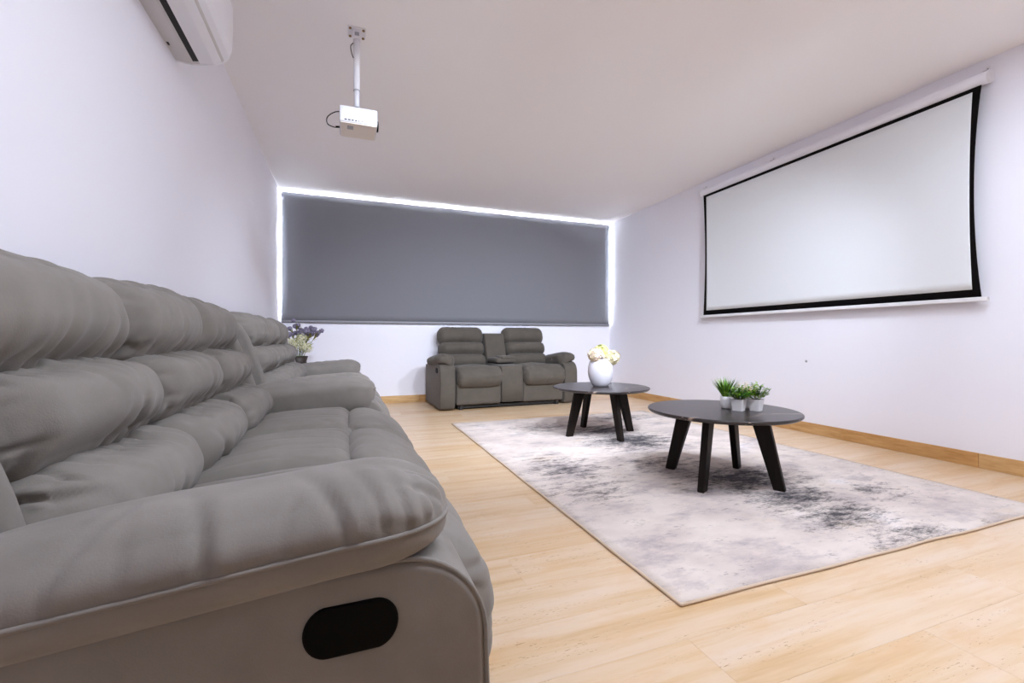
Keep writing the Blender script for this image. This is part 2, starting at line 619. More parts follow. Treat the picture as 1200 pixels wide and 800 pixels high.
box('weight_bar', (fx - 0.012, fx + 0.012, sy0 - 0.035, sy1 + 0.035, sz0 - 0.030, sz0), M_WHITEPL, t, bevel=0.006, seg=3, smooth=False)
case_poly = []
for k in range(20):
    an = 2 * math.pi * k / 20
    case_poly.append((-0.042 + 0.036 * math.cos(an), 2.600 + 0.040 * math.sin(an)))
prism('case', case_poly, 'y', sy0 - 0.03, sy1 + 0.03, M_WALL, t)
for yy in (sy0 - 0.045, sy1 + 0.030):
    prism('end_cap', [(px * 1.06 + 0.003, 2.600 + (pz - 2.600) * 1.06) for px, pz in case_poly], 'y', yy, yy + 0.015, M_WHITEPL, t, bevel=0.003)
for yy in (sy0 - 0.01, 0.35, sy1 + 0.01):
    bm = bmesh.new()
    add_box(bm, -0.05, 0.0, yy - 0.012, yy + 0.012, 2.648, 2.652)
    add_box(bm, -0.004, 0.0, yy - 0.012, yy + 0.012, 2.652, 2.685)
    o = bm_obj('hanger', bm, M_WHITEPL, t)
    tube('screw', [(-0.008, yy, 2.67), (-0.001, yy, 2.67)], 0.004, M_GREYPL, o, 8)

o = lathe('wall_anchor', [(0, 0.008), (0.006, 0.0075), (0.010, 0.005), (0.012, 0.0), (0.0, 0.0)], M_GREYPL, seg=16)
o.location = (XR, 2.955, 0.663); o.rotation_euler = (0, -math.pi / 2, 0)
tag(o, 'small grey round wall plug in the bare wall below the projection screen', 'wall plug')

# ------------------------------------------------------------------ air conditioner on the left wall
M_AC = new_mat('ac_white', (0.84, 0.84, 0.88, 1), 0.3)
M_ACU = new_mat('ac_underside', (0.62, 0.60, 0.60, 1), 0.4)
t = thing('air_conditioner', 'white wall-mounted split air conditioner near the ceiling', 'air conditioner', (XL, 2.18, 2.235))
hl = 0.455
prof = [(0, 0.0), (0.065, -0.004), (0.105, 0.004), (0.165, 0.018), (0.20, 0.035), (0.222, 0.062), (0.232, 0.10), (0.236, 0.20), (0.234, 0.32), (0.222, 0.355), (0.19, 0.372), (0, 0.375)]
prism('body', prof, 'y', -hl, hl, M_ACU, t, bevel=0.006)
fp = [(0.205, 0.040), (0.226, 0.062), (0.238, 0.10), (0.243, 0.20), (0.241, 0.32), (0.228, 0.362), (0.20, 0.376), (0.20, 0.36), (0.225, 0.32), (0.228, 0.20), (0.22, 0.10), (0.20, 0.06)]
prism('front_panel', fp, 'y', -hl - 0.002, hl + 0.002, M_AC, t, bevel=0.002)
prism('air_outlet', [(0.078, -0.0042), (0.104, 0.0015), (0.104, 0.02), (0.078, 0.02)], 'y', -hl + 0.03, hl - 0.03, M_DARK, t)
lv = [(0.106, -0.006), (0.165, 0.005), (0.197, 0.022), (0.194, 0.034), (0.163, 0.018), (0.107, 0.006)]
prism('louver', lv, 'y', -hl + 0.022, hl - 0.022, M_AC, t, bevel=0.001)
for s_ in (-1, 1):
    y0 = s_ * hl
    prism('end_cap', [(px * 1.004, pz * 1.002 - 0.0005) for px, pz in prof], 'y', min(y0, y0 + s_ * 0.012), max(y0, y0 + s_ * 0.012), M_AC, t, bevel=0.003)
tube('cover_clip', [(0.012, 0.3, -0.001), (0.012, 0.32, -0.001)], 0.005, M_DARK, t, 6)

# ------------------------------------------------------------------ projector on its ceiling pole
M_PROJ = new_mat('projector_white', (0.55, 0.54, 0.57, 1), 0.4)
t = thing('ceiling_projector', 'small white projector hanging on a white ceiling pole', 'projector', (0.064, 2.89, H))
bm = bmesh.new()
add_box(bm, -0.052, 0.052, -0.052, 0.052, -0.006, 0.0, 0.004, 2)
mount = bm_obj('mount_plate', bm, M_WHITEPL, t)
M_BRASS = new_mat('screw_brass', S(150, 125, 85), 0.4, 0.5, 0.7)
for sx in (-1, 1):
    for sy in (-1, 1):
        tube('screw', [(sx * 0.038, sy * 0.038, -0.012), (sx * 0.038, sy * 0.038, -0.005)], 0.008, M_BRASS, mount, 8)
box('swivel', (-0.024, 0.024, -0.03, 0.03, -0.05, -0.005), M_WHITEPL, t, bevel=0.006)
box('swivel_slot', (-0.013, 0.013, -0.0315, -0.028, -0.04, -0.018), M_GREYPL, t)
tube('upper_pole', [(0, 0, -0.03), (0, 0, -0.36)], 0.019, M_WHITEPL, t, 20)
tube('lower_pole', [(0, 0, -0.34), (0, 0, -0.49)], 0.0165, M_PROJ, t, 20)
tube('pole_collar', [(0, 0, -0.355), (0, 0, -0.362)], 0.0195, M_GREYPL, t, 20)
tube('clamp_ring', [(0, 0, -0.462), (0, 0, -0.476)], 0.0185, new_mat('ring_dark', S(70, 85, 85), 0.4), t, 20)
box('neck', (-0.018, 0.018, -0.018, 0.018, -0.515, -0.476), M_PROJ, t, bevel=0.003)
pbz = -0.60
body = box('body', (-0.098, 0.115, -0.10, 0.11, pbz, pbz + 0.095), M_PROJ, t, bevel=0.008, seg=3)
box('base_plate', (-0.092, 0.109, -0.094, 0.104, pbz - 0.004, pbz + 0.002), new_mat('base_floor_reflection', S(225, 215, 205), 0.5), t, bevel=0.002)  # beige puts the floor's warm reflection into the underside's colour
bm = bmesh.new()
for k in range(7):
    add_box(bm, 0.035, 0.095, -0.1012, -0.098, pbz + 0.036 + k * 0.0068, pbz + 0.0395 + k * 0.0068)
g = bm_obj('vent', bm, M_GREYPL, t)
for k, w in enumerate((0.013, 0.014, 0.012, 0.010, 0.005, 0.005)):
    x0 = -0.07 + k * 0.0195
    box('port', (x0, x0 + w, -0.1012, -0.098, pbz + 0.010, pbz + 0.016), M_DARK, t)
box('foot_screw', (-0.055, -0.020, -0.06, -0.015, pbz - 0.007, pbz - 0.002), M_GREYPL, t, bevel=0.002)
o = lathe('lens', [(0, 0.0), (0.032, 0.0), (0.032, 0.012), (0.026, 0.014), (0.02, 0.008), (0.0, 0.010)], M_BLACKPL, t, 24)
o.location = (0.114, 0.02, pbz + 0.05); o.rotation_euler = (0, math.pi / 2, 0)
def bez(pts, n=24):
    out = []
    P = [Vector(p) for p in pts]
    P = [P[0] * 2 - P[1]] + P + [P[-1] * 2 - P[-2]]
    for i in range(1, len(P) - 2):
        for k in range(n):
            s = k / n
            a, b, c, d = P[i - 1], P[i], P[i + 1], P[i + 2]
            out.append(0.5 * ((2 * b) + (c - a) * s + (2 * a - 5 * b + 4 * c - d) * s * s + (3 * b - a - 3 * c + d) * s ** 3))
    out.append(P[-2])
    return out
tube('power_cable', bez([(-0.018, -0.008, -0.468), (-0.06, -0.01, -0.50), (-0.12, -0.01, -0.512), (-0.165, 0.0, -0.545), (-0.165, 0.0, -0.585), (-0.13, 0.0, -0.60), (-0.098, 0.0, -0.595)], 8), 0.0028, M_BLACKPL, t, 6)
tube('cable_plug', [(-0.12, 0.0, -0.597), (-0.097, 0.0, -0.594)], 0.006, M_BLACKPL, t, 8)
tube('cable_loop', bez([(-0.02, 0.0, -0.07), (-0.035, -0.01, -0.10), (-0.03, -0.012, -0.14), (-0.019, -0.004, -0.165)], 8), 0.0026, M_BLACKPL, t, 6)

# ------------------------------------------------------------------ rug
def mat_rug():
    m = new_mat('abstract_rug', (0.6, 0.55, 0.55, 1), 0.95, 0.15)
    vec = coords(m)
    n0 = noise_tex(m, coords(m, (0.8, 1.2, 1)), 2.2, 6, 0.6)
    base = ramp(m, n0, [(0.3, S(180, 168, 164)), (0.45, S(205, 192, 184)), (0.6, S(218, 206, 197)), (0.75, S(224, 219, 219))])
    # worn brownish and grey clouds
    n1 = noise_tex(m, coords(m, (1.0, 1.9, 1), (3.1, 0.4, 0)), 3.0, 8, 0.72)
    g1 = ramp(m, n1, [(0.50, (0, 0, 0, 1)), (0.70, (0.75, 0.75, 0.75, 1))])
    base = mixc(m, g1, base, S(150, 142, 144))
    n4 = noise_tex(m, coords(m, (1.0, 1.6, 1), (7.7, 2.4, 0)), 2.4, 6, 0.7)
    g4 = ramp(m, n4, [(0.58, (0, 0, 0, 1)), (0.75, (0.5, 0.5, 0.5, 1))])
    base = mixc(m, g4, base, S(205, 182, 150))
    # dark ink-like blots of the woven pattern
    tc = N(m, 'ShaderNodeTexCoord')
    total = None
    for (bx, by, sx, sy, amt) in RUG_BLOTS:
        sub = N(m, 'ShaderNodeVectorMath', operation='SUBTRACT')
        L(m, tc.outputs['Object'], sub.inputs[0])
        sub.inputs[1].default_value = (bx, by, 0)
        mul = N(m, 'ShaderNodeVectorMath', operation='MULTIPLY')
        L(m, sub.outputs[0], mul.inputs[0])
        mul.inputs[1].default_value = (1 / sx, 1 / sy, 0)
        ln = N(m, 'ShaderNodeVectorMath', operation='LENGTH')
        L(m, mul.outputs[0], ln.inputs[0])
        f = mth(m, 'MULTIPLY', mth(m, 'SUBTRACT', 1.0, ln.outputs['Value'], clamp=True), amt)
        total = f if total is None else mth(m, 'MAXIMUM', total, f)
    n2 = noise_tex(m, coords(m, (1.0, 2.4, 1), (1.3, 5.0, 0)), 6.0, 12, 0.82)
    ink = mth(m, 'ADD', mth(m, 'MULTIPLY', total, 0.30), n2)
    n3 = noise_tex(m, coords(m, (4, 26, 1)), 8, 3, 0.7)
    ink = mth(m, 'ADD', ink, mth(m, 'MULTIPLY', mth(m, 'SUBTRACT', n3, 0.5), 0.36))
    g2 = ramp(m, ink, [(0.575, (0, 0, 0, 1)), (0.66, (0.50, 0.50, 0.50, 1)), (0.76, (0.95, 0.95, 0.95, 1))])
    base = mixc(m, g2, base, S(48, 48, 55))
    L(m, base, bsdf(m).inputs['Base Color'])
    bump(m, noise_tex(m, vec, 260, 2), 0.35, 0.003)
    return m
RX0, RX1, RY0, RY1 = 1.02, 3.34, 1.175, 4.50
RCX, RCY = (RX0 + RX1) / 2, (RY0 + RY1) / 2
RUG_BLOTS = []
for (px, py, sx, sy, amt) in [(744, 517, .38, .30, 1.0), (707, 505, .35, .25, .9), (871, 562, .42, .22, 1.0), (930, 583, .30, .16, .9),
                              (990, 605, .28, .14, .8), (662, 551, .30, .34, .62), (633, 502, .30, .2, .6), (1030, 576, .22, .14, .55), (1072, 630, .24, .1, .7),
                              (780, 545, .35, .3, .55), (690, 575, .3, .2, .5), (730, 490, .5, .2, .6)]:
    d_ = 525 * 0.87 / (py - 397); la = (px - 600) / 525 * d_
    RUG_BLOTS.append((la * 0.9374 + d_ * 0.3482 - RCX, -la * 0.3482 + d_ * 0.9374 - RCY, sx * 1.5, sy * 1.6, amt))
t = thing('area_rug', 'large pale grey area rug with dark ink-like abstract blots', 'rug', (RCX, RCY, 0))
hx, hy = (RX1 - RX0) / 2, (RY1 - RY0) / 2
nxr, nyr = 46, 66
vs, fs = [], []
def rug_xy(u, v):
    x, y = -hx + 2 * hx * u, -hy + 2 * hy * v
    x += 0.006 * nz(y * 2.2, 3.0 if u > .5 else 9.0) * (2 * u - 1) ** 2
    y += 0.008 * nz(x * 3.1, 6.0 if v > .5 else 1.0) * (2 * v - 1) ** 2
    return x, y
for j in range(nyr + 1):
    for i in range(nxr + 1):
        x, y = rug_xy(i / nxr, j / nyr)
        vs.append((x, y, 0.0085 + 0.0008 * nz(x * 3, y * 3, 1)))
for j in range(nyr):
    for i in range(nxr):
        q = j * (nxr + 1) + i
        fs.append((q, q + 1, q + nxr + 2, q + nxr + 1))
o = mesh_obj('pile', vs, fs, mat_rug(), t, True)
s_ = o.modifiers.new('thickness', 'SOLIDIFY'); s_.thickness = 0.007; s_.offset = -1
ring = [rug_xy(i / nxr, 0) for i in range(nxr)] + [rug_xy(1, j / nyr) for j in range(nyr)] + [rug_xy(1 - i / nxr, 1) for i in range(nxr)] + [rug_xy(0, 1 - j / nyr) for j in range(nyr)]
bm = bmesh.new()
add_tube(bm, [(x, y, 0.006) for x, y in ring + ring[:2]], 0.0058, 8, False)
bm_obj('binding', bm, new_mat('rug_binding', S(206, 184, 160), 0.8), t, True)

# ------------------------------------------------------------------ sofas
PAD_FOLDS = [(-0.24, .005, .012, .2), (-0.13, .007, .014, -.3), (-0.06, .004, .010, .3), (0.02, .013, .015, .35), (0.10, .004, .010, -.2), (0.175, .012, .012, .5), (0.225, .008, .009, .4), (0.258, .008, .008, .3), (0.285, .007, .007, .2)]
def arm_pad(t, cx, cy, cz, mirror, mat, seed, hx=0.328, hy=0.130, hz=0.066, slope=0.10, drop=0.10, res=0.011):
    """overstuffed arm cushion; local +y (times mirror) is the seat side"""
    h, r, crown = (hx, hy, hz), (0.13, 0.112, hz * 0.80), (0.0, 0.0, 0.006)
    c0 = 0.02
    def wr(P, a, b, c, d):
        x, y = P.x, P.y
        up = smoothstep(0.02, 0.35, c) if abs(c) < 1 else (1.0 if c > 0 else 0.0)
        front = smoothstep(0.45, 1.0, a)
        v = -0.011 * front * crease(nz(y * 22 + seed, P.z * 9, seed), 0.16)
        rad = smoothstep(-0.1, 0.9, -b if abs(b) < 1 else (1 if b < 0 else 0))
        reach = max(0.0, min(1.0, (y + hy) / ((1.4 - 2.0 * max(0.0, x - 0.1)) * hy)))
        for (xi, am, w, sl) in PAD_FOLDS:
            q = x - xi + sl * (y + hy)
            wd = w * (0.5 + 0.7 * reach)
            v += 0.7 * am * (1 - reach) * (-crease(q, wd) + 0.6 * crease(q - 2.1 * wd, 1.6 * wd))
        v += 0.008 * nz(x * 4, y * 6, seed)
        return v * up
    def df(P):
        z = P.z + slope * P.x - 0.16 * max(0, P.x - hx * 0.45) ** 2 * 3
        inner = smoothstep(-0.2 * hy, 0.7 * hy, P.y)
        if P.z < 0:
            z -= drop * inner * (-P.z / hz)
        return Vector((cx + P.x, cy + mirror * P.y, cz + z))
    o = puff('arm_pad', h, r, mat, t, res, crown, wr, df)
    if mirror < 0:
        o.data.flip_normals()
    pts = []
    per = []
    n = 46
    for k in range(n): per.append((-1 + 2 * k / n, -1))
    for k in range(12): per.append((1, -1 + 2 * k / 12 * 0.85))
    per = [p for p in per if p[0] > -0.98]
    for a, b in per:
        P, d = puff_point(a, b, c0, h, r, crown)
        pts.append(df(P + d * 0.0005))
    bm = bmesh.new()
    add_tube(bm, pts, 0.0035, 8)
    bm_obj('piping', bm, mat, o, True)
    return o

def arc(cx, cz, r, a0, a1, n=10):
    return [(cx + r * math.cos(math.radians(a0 + (a1 - a0) * k / n)), cz + r * math.sin(math.radians(a0 + (a1 - a0) * k / n))) for k in range(n + 1)]

def rot_poly(pts):
    return pts

def make_sofa(name, label, loc, rz, seats, widths, Ltot, mat, seed, group, console=None, smooth_back=False, res=0.012, aw=0.25):
    t = thing(name, label, 'sofa', loc, rz, group)
    # hidden carcass and steel runners
    box('carcass', (0.06, 0.84, 0.06, Ltot - 0.06, 0.085, 0.40), mat, t, bevel=0.01)
    for yy in (0.30, Ltot - 0.30):
        box('runner', (0.12, 0.86, yy - 0.02, yy + 0.02, 0.0, 0.085), M_BLACKMETAL, t)
    bm = bmesh.new()
    add_box(bm, 0.80, 0.84, 0.26, Ltot - 0.26, 0.018, 0.05)
    bm_obj('front_rail', bm, M_BLACKMETAL, t)
    # arms
    for side in (0, 1):
        mir = 1 if side == 0 else -1
        y0 = 0.025 if side == 0 else Ltot - 0.025
        y1 = y0 + mir * 0.185
        poly = [(0.05, 0.03), (0.86, 0.015)] + [(0.90, 0.04)] + [(0.918, 0.2), (0.920, 0.36)] + arc(0.80, 0.44, 0.118, 5, 88, 10) + [(0.55, 0.565), (0.05, 0.53)]
        pn = prism('arm_panel', poly, 'y', min(y0, y1), max(y0, y1), mat, t, bevel=0.016, seg=4, smooth=True)
        # welt along the outer front edge
        pts = [(x - 0.012, y0 + mir * 0.006, z - 0.010) for x, z in [(0.905, 0.05), (0.930, 0.2), (0.932, 0.36)] + arc(0.80, 0.44, 0.130, 5, 95, 10) + [(0.70, 0.572)]]
        tube('welt', pts, 0.004, mat, pn, 6)
        # recliner handle: black oval cup on the outer face
        cup = []
        for k in range(36):
            an = 2 * math.pi * k / 36
            ex = 0.030 if math.cos(an) > 0 else -0.030
            cup.append((0.728 + ex + 0.031 * math.cos(an), 0.482 + 0.034 * math.sin(an)))
        yo = y0 - mir * 0.004
        cp = prism('handle_cup', cup, 'y', min(yo, y0 + mir * 0.02), max(yo, y0 + mir * 0.02), M_BLACKPL, pn, bevel=0.003)
        arm_pad(t, 0.545, y0 + mir * (0.085 if smooth_back else 0.105), 0.600 if smooth_back else 0.582, mir, mat, seed + side * 5.3, hy=0.125 if smooth_back else 0.130, res=res)
        # side wing of the back
        wing = [(0.02, 0.30), (0.335, 0.44), (0.325, 0.56), (0.298, 0.66), (0.258, 0.78), (0.220, 0.88), (0.183, 0.945), (0.135, 0.985), (0.075, 0.985), (0.02, 0.94)]
        ext_ = 0.015
        w0 = (aw - 0.035 - ext_) if side == 0 else Ltot - aw + 0.035 + ext_
        w1 = w0 + mir * 0.055
        if not smooth_back: prism('back_wing', wing, 'y', min(w0, w1), max(w0, w1), mat, t, bevel=0.024, seg=4, smooth=True)
    # back shell
    shell = [(0.0, 0.08), (0.20, 0.30), (0.16, 0.60), (0.13, 0.80), (0.10, 0.95), (0.03, 0.95), (0.0, 0.90)]
    prism('back_shell', shell, 'y', aw, Ltot - aw, mat, t, bevel=0.01, seg=2, smooth=False)
    # seats
    y = aw
    for i, (kind, w) in enumerate(zip(seats, widths)):
        cy = y + w / 2
        sd = seed * 3 + i * 11.7
        if kind == 'seat':
            amp = 0.25 if smooth_back else 1.0
            fine = 0.35 if smooth_back else 1.0
            hw = w / 2 + (0.004 if smooth_back else -0.001)
            by = cy
            if smooth_back and i == 0: hw += 0.027; by -= 0.027
            if smooth_back and i == len(seats) - 1: hw += 0.027; by += 0.027
            rows = [('headrest', 0.118, 0.906, 13, 0.112, 0.124), ('back_cushion', 0.182, 0.722, 20, 0.116, 0.099), ('lumbar_cushion', 0.262, 0.552, 22, 0.115, 0.106)]
            for j, (nm, cx, cz, dg, ht, hh) in enumerate(rows):
                puff(nm, (ht, hw, hh), (ht * 0.92, 0.085 if smooth_back else 0.105, hh * 0.86), mat, t, res, (0.034, 0.0, 0.004), back_wrinkle(sd + j * 2.9, amp, fine), tilt_deform(cx, by, cz, dg))
            def seat_wr(P, a, b, c, d, sd=sd):
                top = 1.0 if c >= 1 else 0.0
                if c < 1: return 0.0
                v = 0.006 * nz(P.x * 3, P.y * 5, sd)
                v -= 0.008 * crease(P.y - 0.15 - 0.02 * nz(P.x * 4, sd), 0.012) * (0 if smooth_back else 1)
                v -= 0.0025 * crease(nz(P.x * 3 + sd, P.y * 9, sd), 0.05)
                return v
            puff('seat_cushion', (0.238, w / 2 - 0.004, 0.085), (0.07, 0.06, 0.075), mat, t, res, (0, 0, 0.032), seat_wr, lambda P, cy=cy: Vector((P.x + 0.518, P.y + cy, P.z + 0.425 + 0.05 * P.x)))
            def roll_wr(P, a, b, c, d, sd=sd):
                v = 0.005 * nz(P.y * 5, P.z * 6, sd)
                v -= 0.0045 * crease(nz(P.y * 3 + sd, P.z * 9, sd + 1), 0.07)
                v -= 0.006 * smoothstep(0.6, 1, abs(b)) * crease(nz(P.z * 22, P.x * 14, sd), 0.13)
                return v
            if smooth_back:
                def roll_df(P, cy=cy):
                    x, z = P.x, P.z
                    if z > 0: x -= 0.05 * (z / 0.13) ** 2
                    return Vector((x + 0.885, P.y + cy, z + 0.405))
                puff('seat_front', (0.125, w / 2, 0.125), (0.12, 0.05, 0.12), mat, t, res, (0.01, 0, 0.012), roll_wr, roll_df)
                puff('footrest_panel', (0.045, w / 2 - 0.003, 0.135), (0.03, 0.02, 0.03), mat, t, 0.02, (0.006, 0, 0), None, lambda P, cy=cy: Vector((P.x + 0.855, P.y + cy, P.z + 0.195)))
            else:
                def roll_df(P, cy=cy):
                    x, z = P.x, P.z
                    if z > 0: x -= 0.075 * (z / 0.2) ** 2
                    else: x -= 0.04 * (z / 0.2) ** 2
                    return Vector((x + 0.872, P.y + cy, z + 0.312))
                puff('footrest_pad', (0.135, w / 2 - 0.003, 0.205), (0.128, 0.075, 0.13), mat, t, res, (0.012, 0, 0.008), roll_wr, roll_df)
        else:
            # centre console with a lidded top, slanted back panel and plain front
            cpoly = [(0.08, 0.60), (0.30, 0.46), (0.335, 0.60), (0.235, 0.90), (0.21, 0.935), (0.17, 0.945), (0.10, 0.945)]
            prism('console_back', cpoly, 'y', y + 0.006, y + w - 0.006, mat, t, bevel=0.014, seg=3, smooth=True)
            bpoly = [(0.30, 0.08), (0.90, 0.075), (0.905, 0.3), (0.90, 0.46)] + arc(0.84, 0.475, 0.055, 10, 90, 6) + [(0.30, 0.545)]
            prism('console_body', bpoly, 'y', y + 0.004, y + w - 0.004, mat, t, bevel=0.012, seg=3, smooth=True)
            puff('console_lid', (0.185, w / 2 - 0.012, 0.035), (0.04, 0.03, 0.03), mat, t, 0.015, (0, 0, 0.006), None, lambda P, cy=cy: Vector((P.x + 0.50, P.y + cy, P.z + 0.585)))
            puff('console_armrest', (0.13, w / 2 - 0.045, 0.022), (0.03, 0.03, 0.02), mat, t, 0.015, (0, 0, 0.004), None, lambda P, cy=cy: Vector((P.x + 0.56, P.y + cy + 0.03, P.z + 0.622)))
        y += w
    return t

SW, AW = 0.56, 0.205
make_sofa('recliner_sofa', 'long taupe suede recliner sofa whose arm shows a black oval handle cup',
          (-0.72, 0.615, 0), 0, ['seat'] * 3, [SW] * 3, 2 * AW + 3 * SW, M_SUEDE, 1.3, 'three-seat recliner sofas along the wall', res=0.008, aw=AW)
make_sofa('recliner_sofa', 'taupe suede three-seat recliner sofa next to the dried flower vase',
          (-0.735, 2.73, 0), 0, ['seat'] * 3, [SW] * 3, 2 * AW + 3 * SW, M_SUEDE, 4.1, 'three-seat recliner sofas along the wall', res=0.014, aw=AW)
make_sofa('recliner_loveseat', 'olive grey two-seat recliner with centre console standing under the window blind',
          (1.00, 6.205, 0), math.radians(-90 + 2.0), ['seat', 'console', 'seat'], [0.585, 0.30, 0.585], 2 * 0.225 + 1.47, M_SUEDE2, 7.7, None, smooth_back=True, res=0.016, aw=0.225)

# ------------------------------------------------------------------ coffee tables
def mat_marble():
    m = new_mat('black_marble', (0.02, 0.018, 0.018, 1), 0.28, 0.5)
    v = coords(m)
    wv = N(m, 'ShaderNodeTexWave', wave_type='BANDS', bands_direction='DIAGONAL')
    wv.inputs['Scale'].default_value = 0.55
    wv.inputs['Distortion'].default_value = 4.5
    wv.inputs['Detail'].default_value = 4
    wv.inputs['Detail Scale'].default_value = 1.6
    L(m, v, wv.inputs['Vector'])
    vein = ramp(m, wv.outputs['Fac'], [(0.0, (1, 1, 1, 1)), (0.0022, (0.5, 0.5, 0.5, 1)), (0.006, (0, 0, 0, 1))])
    n = noise_tex(m, v, 6, 6, 0.6)
    base = ramp(m, n, [(0.3, S(36, 30, 29)), (0.7, S(54, 45, 43))])
    brk = ramp(m, noise_tex(m, coords(m, (1, 1, 1), (4, 4, 0)), 4, 3), [(0.42, (0, 0, 0, 1)), (0.58, (1, 1, 1, 1))])
    f = mth(m, 'MULTIPLY', vein, brk)
    L(m, mixc(m, f, base, S(190, 165, 150)), bsdf(m).inputs['Base Color'])
    return m
M_MARBLE = mat_marble()
def mat_darkwood():
    m = new_mat('dark_wood', S(38, 26, 20), 0.5, 0.2)
    n = noise_tex(m, coords(m, (30, 30, 3)), 1.5, 4)
    L(m, ramp(m, n, [(0.3, S(14, 9, 7)), (0.7, S(30, 20, 14))]), bsdf(m).inputs['Base Color'])
    return m
M_DWOOD = mat_darkwood()
TR, TH = 0.432, 0.438
def coffee_table(label, x, y, rot, vein_rot):
    t = thing('coffee_table', label, 'coffee table', (x, y, 0.009), math.radians(rot), 'round dark coffee tables')
    th = TH - 0.009
    top = lathe('table_top', [(0, th), (TR - 0.006, th), (TR - 0.002, th - 0.002), (TR, th - 0.006), (TR - 0.001, th - 0.012), (TR - 0.012, th - 0.022), (0, th - 0.022)], M_MARBLE, t, 96)
    top.rotation_euler = (0, 0, math.radians(vein_rot))
    for p in top.data.polygons:
        p.use_smooth = len(p.vertices) == 4 and abs(p.normal.z) < 0.9
    # thin pale cross-shaped veins at the rim edge
    for k in range(8):
        a = 2 * math.pi * (k + 0.35) / 8
        bm = bmesh.new()
        for s_ in (-1, 1):
            p0 = (math.cos(a) * (TR + 0.0002), math.sin(a) * (TR + 0.0002), th - 0.004)
            p1 = (math.cos(a + s_ * 0.045) * (TR - 0.004), math.sin(a + s_ * 0.045) * (TR - 0.004), th - 0.016)
            add_tube(bm, [p0, p1], 0.0012, 5)
        bm_obj('edge_vein', bm, M_VEIN, top, True)
    # cross frame under the top
    z1 = th - 0.022
    bm = bmesh.new()
    add_box(bm, -0.22, 0.22, -0.02, 0.02, z1 - 0.03, z1)
    add_box(bm, -0.02, 0.02, -0.22, 0.22, z1 - 0.03, z1)
    bm_obj('cross_frame', bm, M_DWOOD, t)
    for k in range(4):
        a = math.radians(90 * k)
        bm = bmesh.new()
        tk = 0.019
        prof_ = [(0.165, z1), (0.262, z1), (0.348, 0.0), (0.288, 0.0)]
        A = [bm.verts.new((r, -tk, z)) for r, z in prof_]
        B = [bm.verts.new((r, tk, z)) for r, z in prof_]
        bm.faces.new(A); bm.faces.new(B[::-1])
        for i in range(4):
            bm.faces.new((A[i], B[i], B[(i + 1) % 4], A[(i + 1) % 4]))
        bmesh.ops.recalc_face_normals(bm, faces=bm.faces[:])
        bmesh.ops.bevel(bm, geom=bm.edges[:], offset=0.003, segments=2, affect='EDGES')
        o = bm_obj('leg', bm, M_DWOOD, t)
        o.rotation_euler = (0, 0, a)
    return t
M_VEIN = new_mat('pale_vein', S(190, 170, 158), 0.4)
TA = (2.17, 2.14); TB = (2.175, 3.54)
coffee_table('round dark marble coffee table carrying the small potted plants', TA[0], TA[1], 27, 20)
coffee_table('round dark marble coffee table carrying the white flower vase', TB[0], TB[1], 0, 75)

# ------------------------------------------------------------------ white vase with hydrangeas on the far table
M_CERAMIC = new_mat('white_ceramic', (0.62, 0.60, 0.645, 1), 0.4)
vx, vy = TB[0] + 0.012, TB[1] + 0.02
v = lathe('flower_vase', [(0, 0), (0.058, 0), (0.066, 0.004), (0.085, 0.03), (0.101, 0.07), (0.108, 0.11), (0.104, 0.15), (0.092, 0.185), (0.075, 0.207), (0.067, 0.213), (0.064, 0.210), (0.07, 0.20), (0.085, 0.18), (0.095, 0.11), (0.06, 0.02), (0, 0.015)], M_CERAMIC, None, 48)
v.location = (vx, vy, TH + 0.0005); v.scale = (1.08, 1.08, 1.2)
tag(v, 'round white ceramic vase holding pale hydrangeas', 'vase')

def mat_petal(name, a, b):
    m = new_mat(name, a, 0.7, 0.2)
    n = noise_tex(m, coords(m), 30, 3)
    L(m, ramp(m, n, [(0.35, a), (0.65, b)]), bsdf(m).inputs['Base Color'])
    bsdf(m).inputs['Subsurface Weight'].default_value = 0.0
    return m
M_HYD_C = mat_petal('hydrangea_cream', S(240, 232, 205), S(222, 215, 165))
M_HYD_P = mat_petal('hydrangea_blush', S(240, 222, 212), S(230, 222, 180))
M_HYD_G = mat_petal('hydrangea_green', S(205, 208, 120), S(228, 226, 170))
M_STEM = new_mat('green_stem', S(96, 120, 50), 0.6)
def mat_leaf(name, a, b):
    m = new_mat(name, a, 0.5, 0.4)
    n = noise_tex(m, coords(m), 40, 3)
    L(m, ramp(m, n, [(0.35, a), (0.65, b)]), bsdf(m).inputs['Base Color'])
    return m
M_LEAF_Y = mat_leaf('leaf_yellow_green', S(150, 165, 50), S(190, 190, 90))

def fib_dirs(n):
    out = []
    for i in range(n):
        z = 1 - 2 * (i + 0.5) / n
        r = math.sqrt(1 - z * z)
        a = i * 2.399963
        out.append(Vector((r * math.cos(a), r * math.sin(a), z)))
    return out

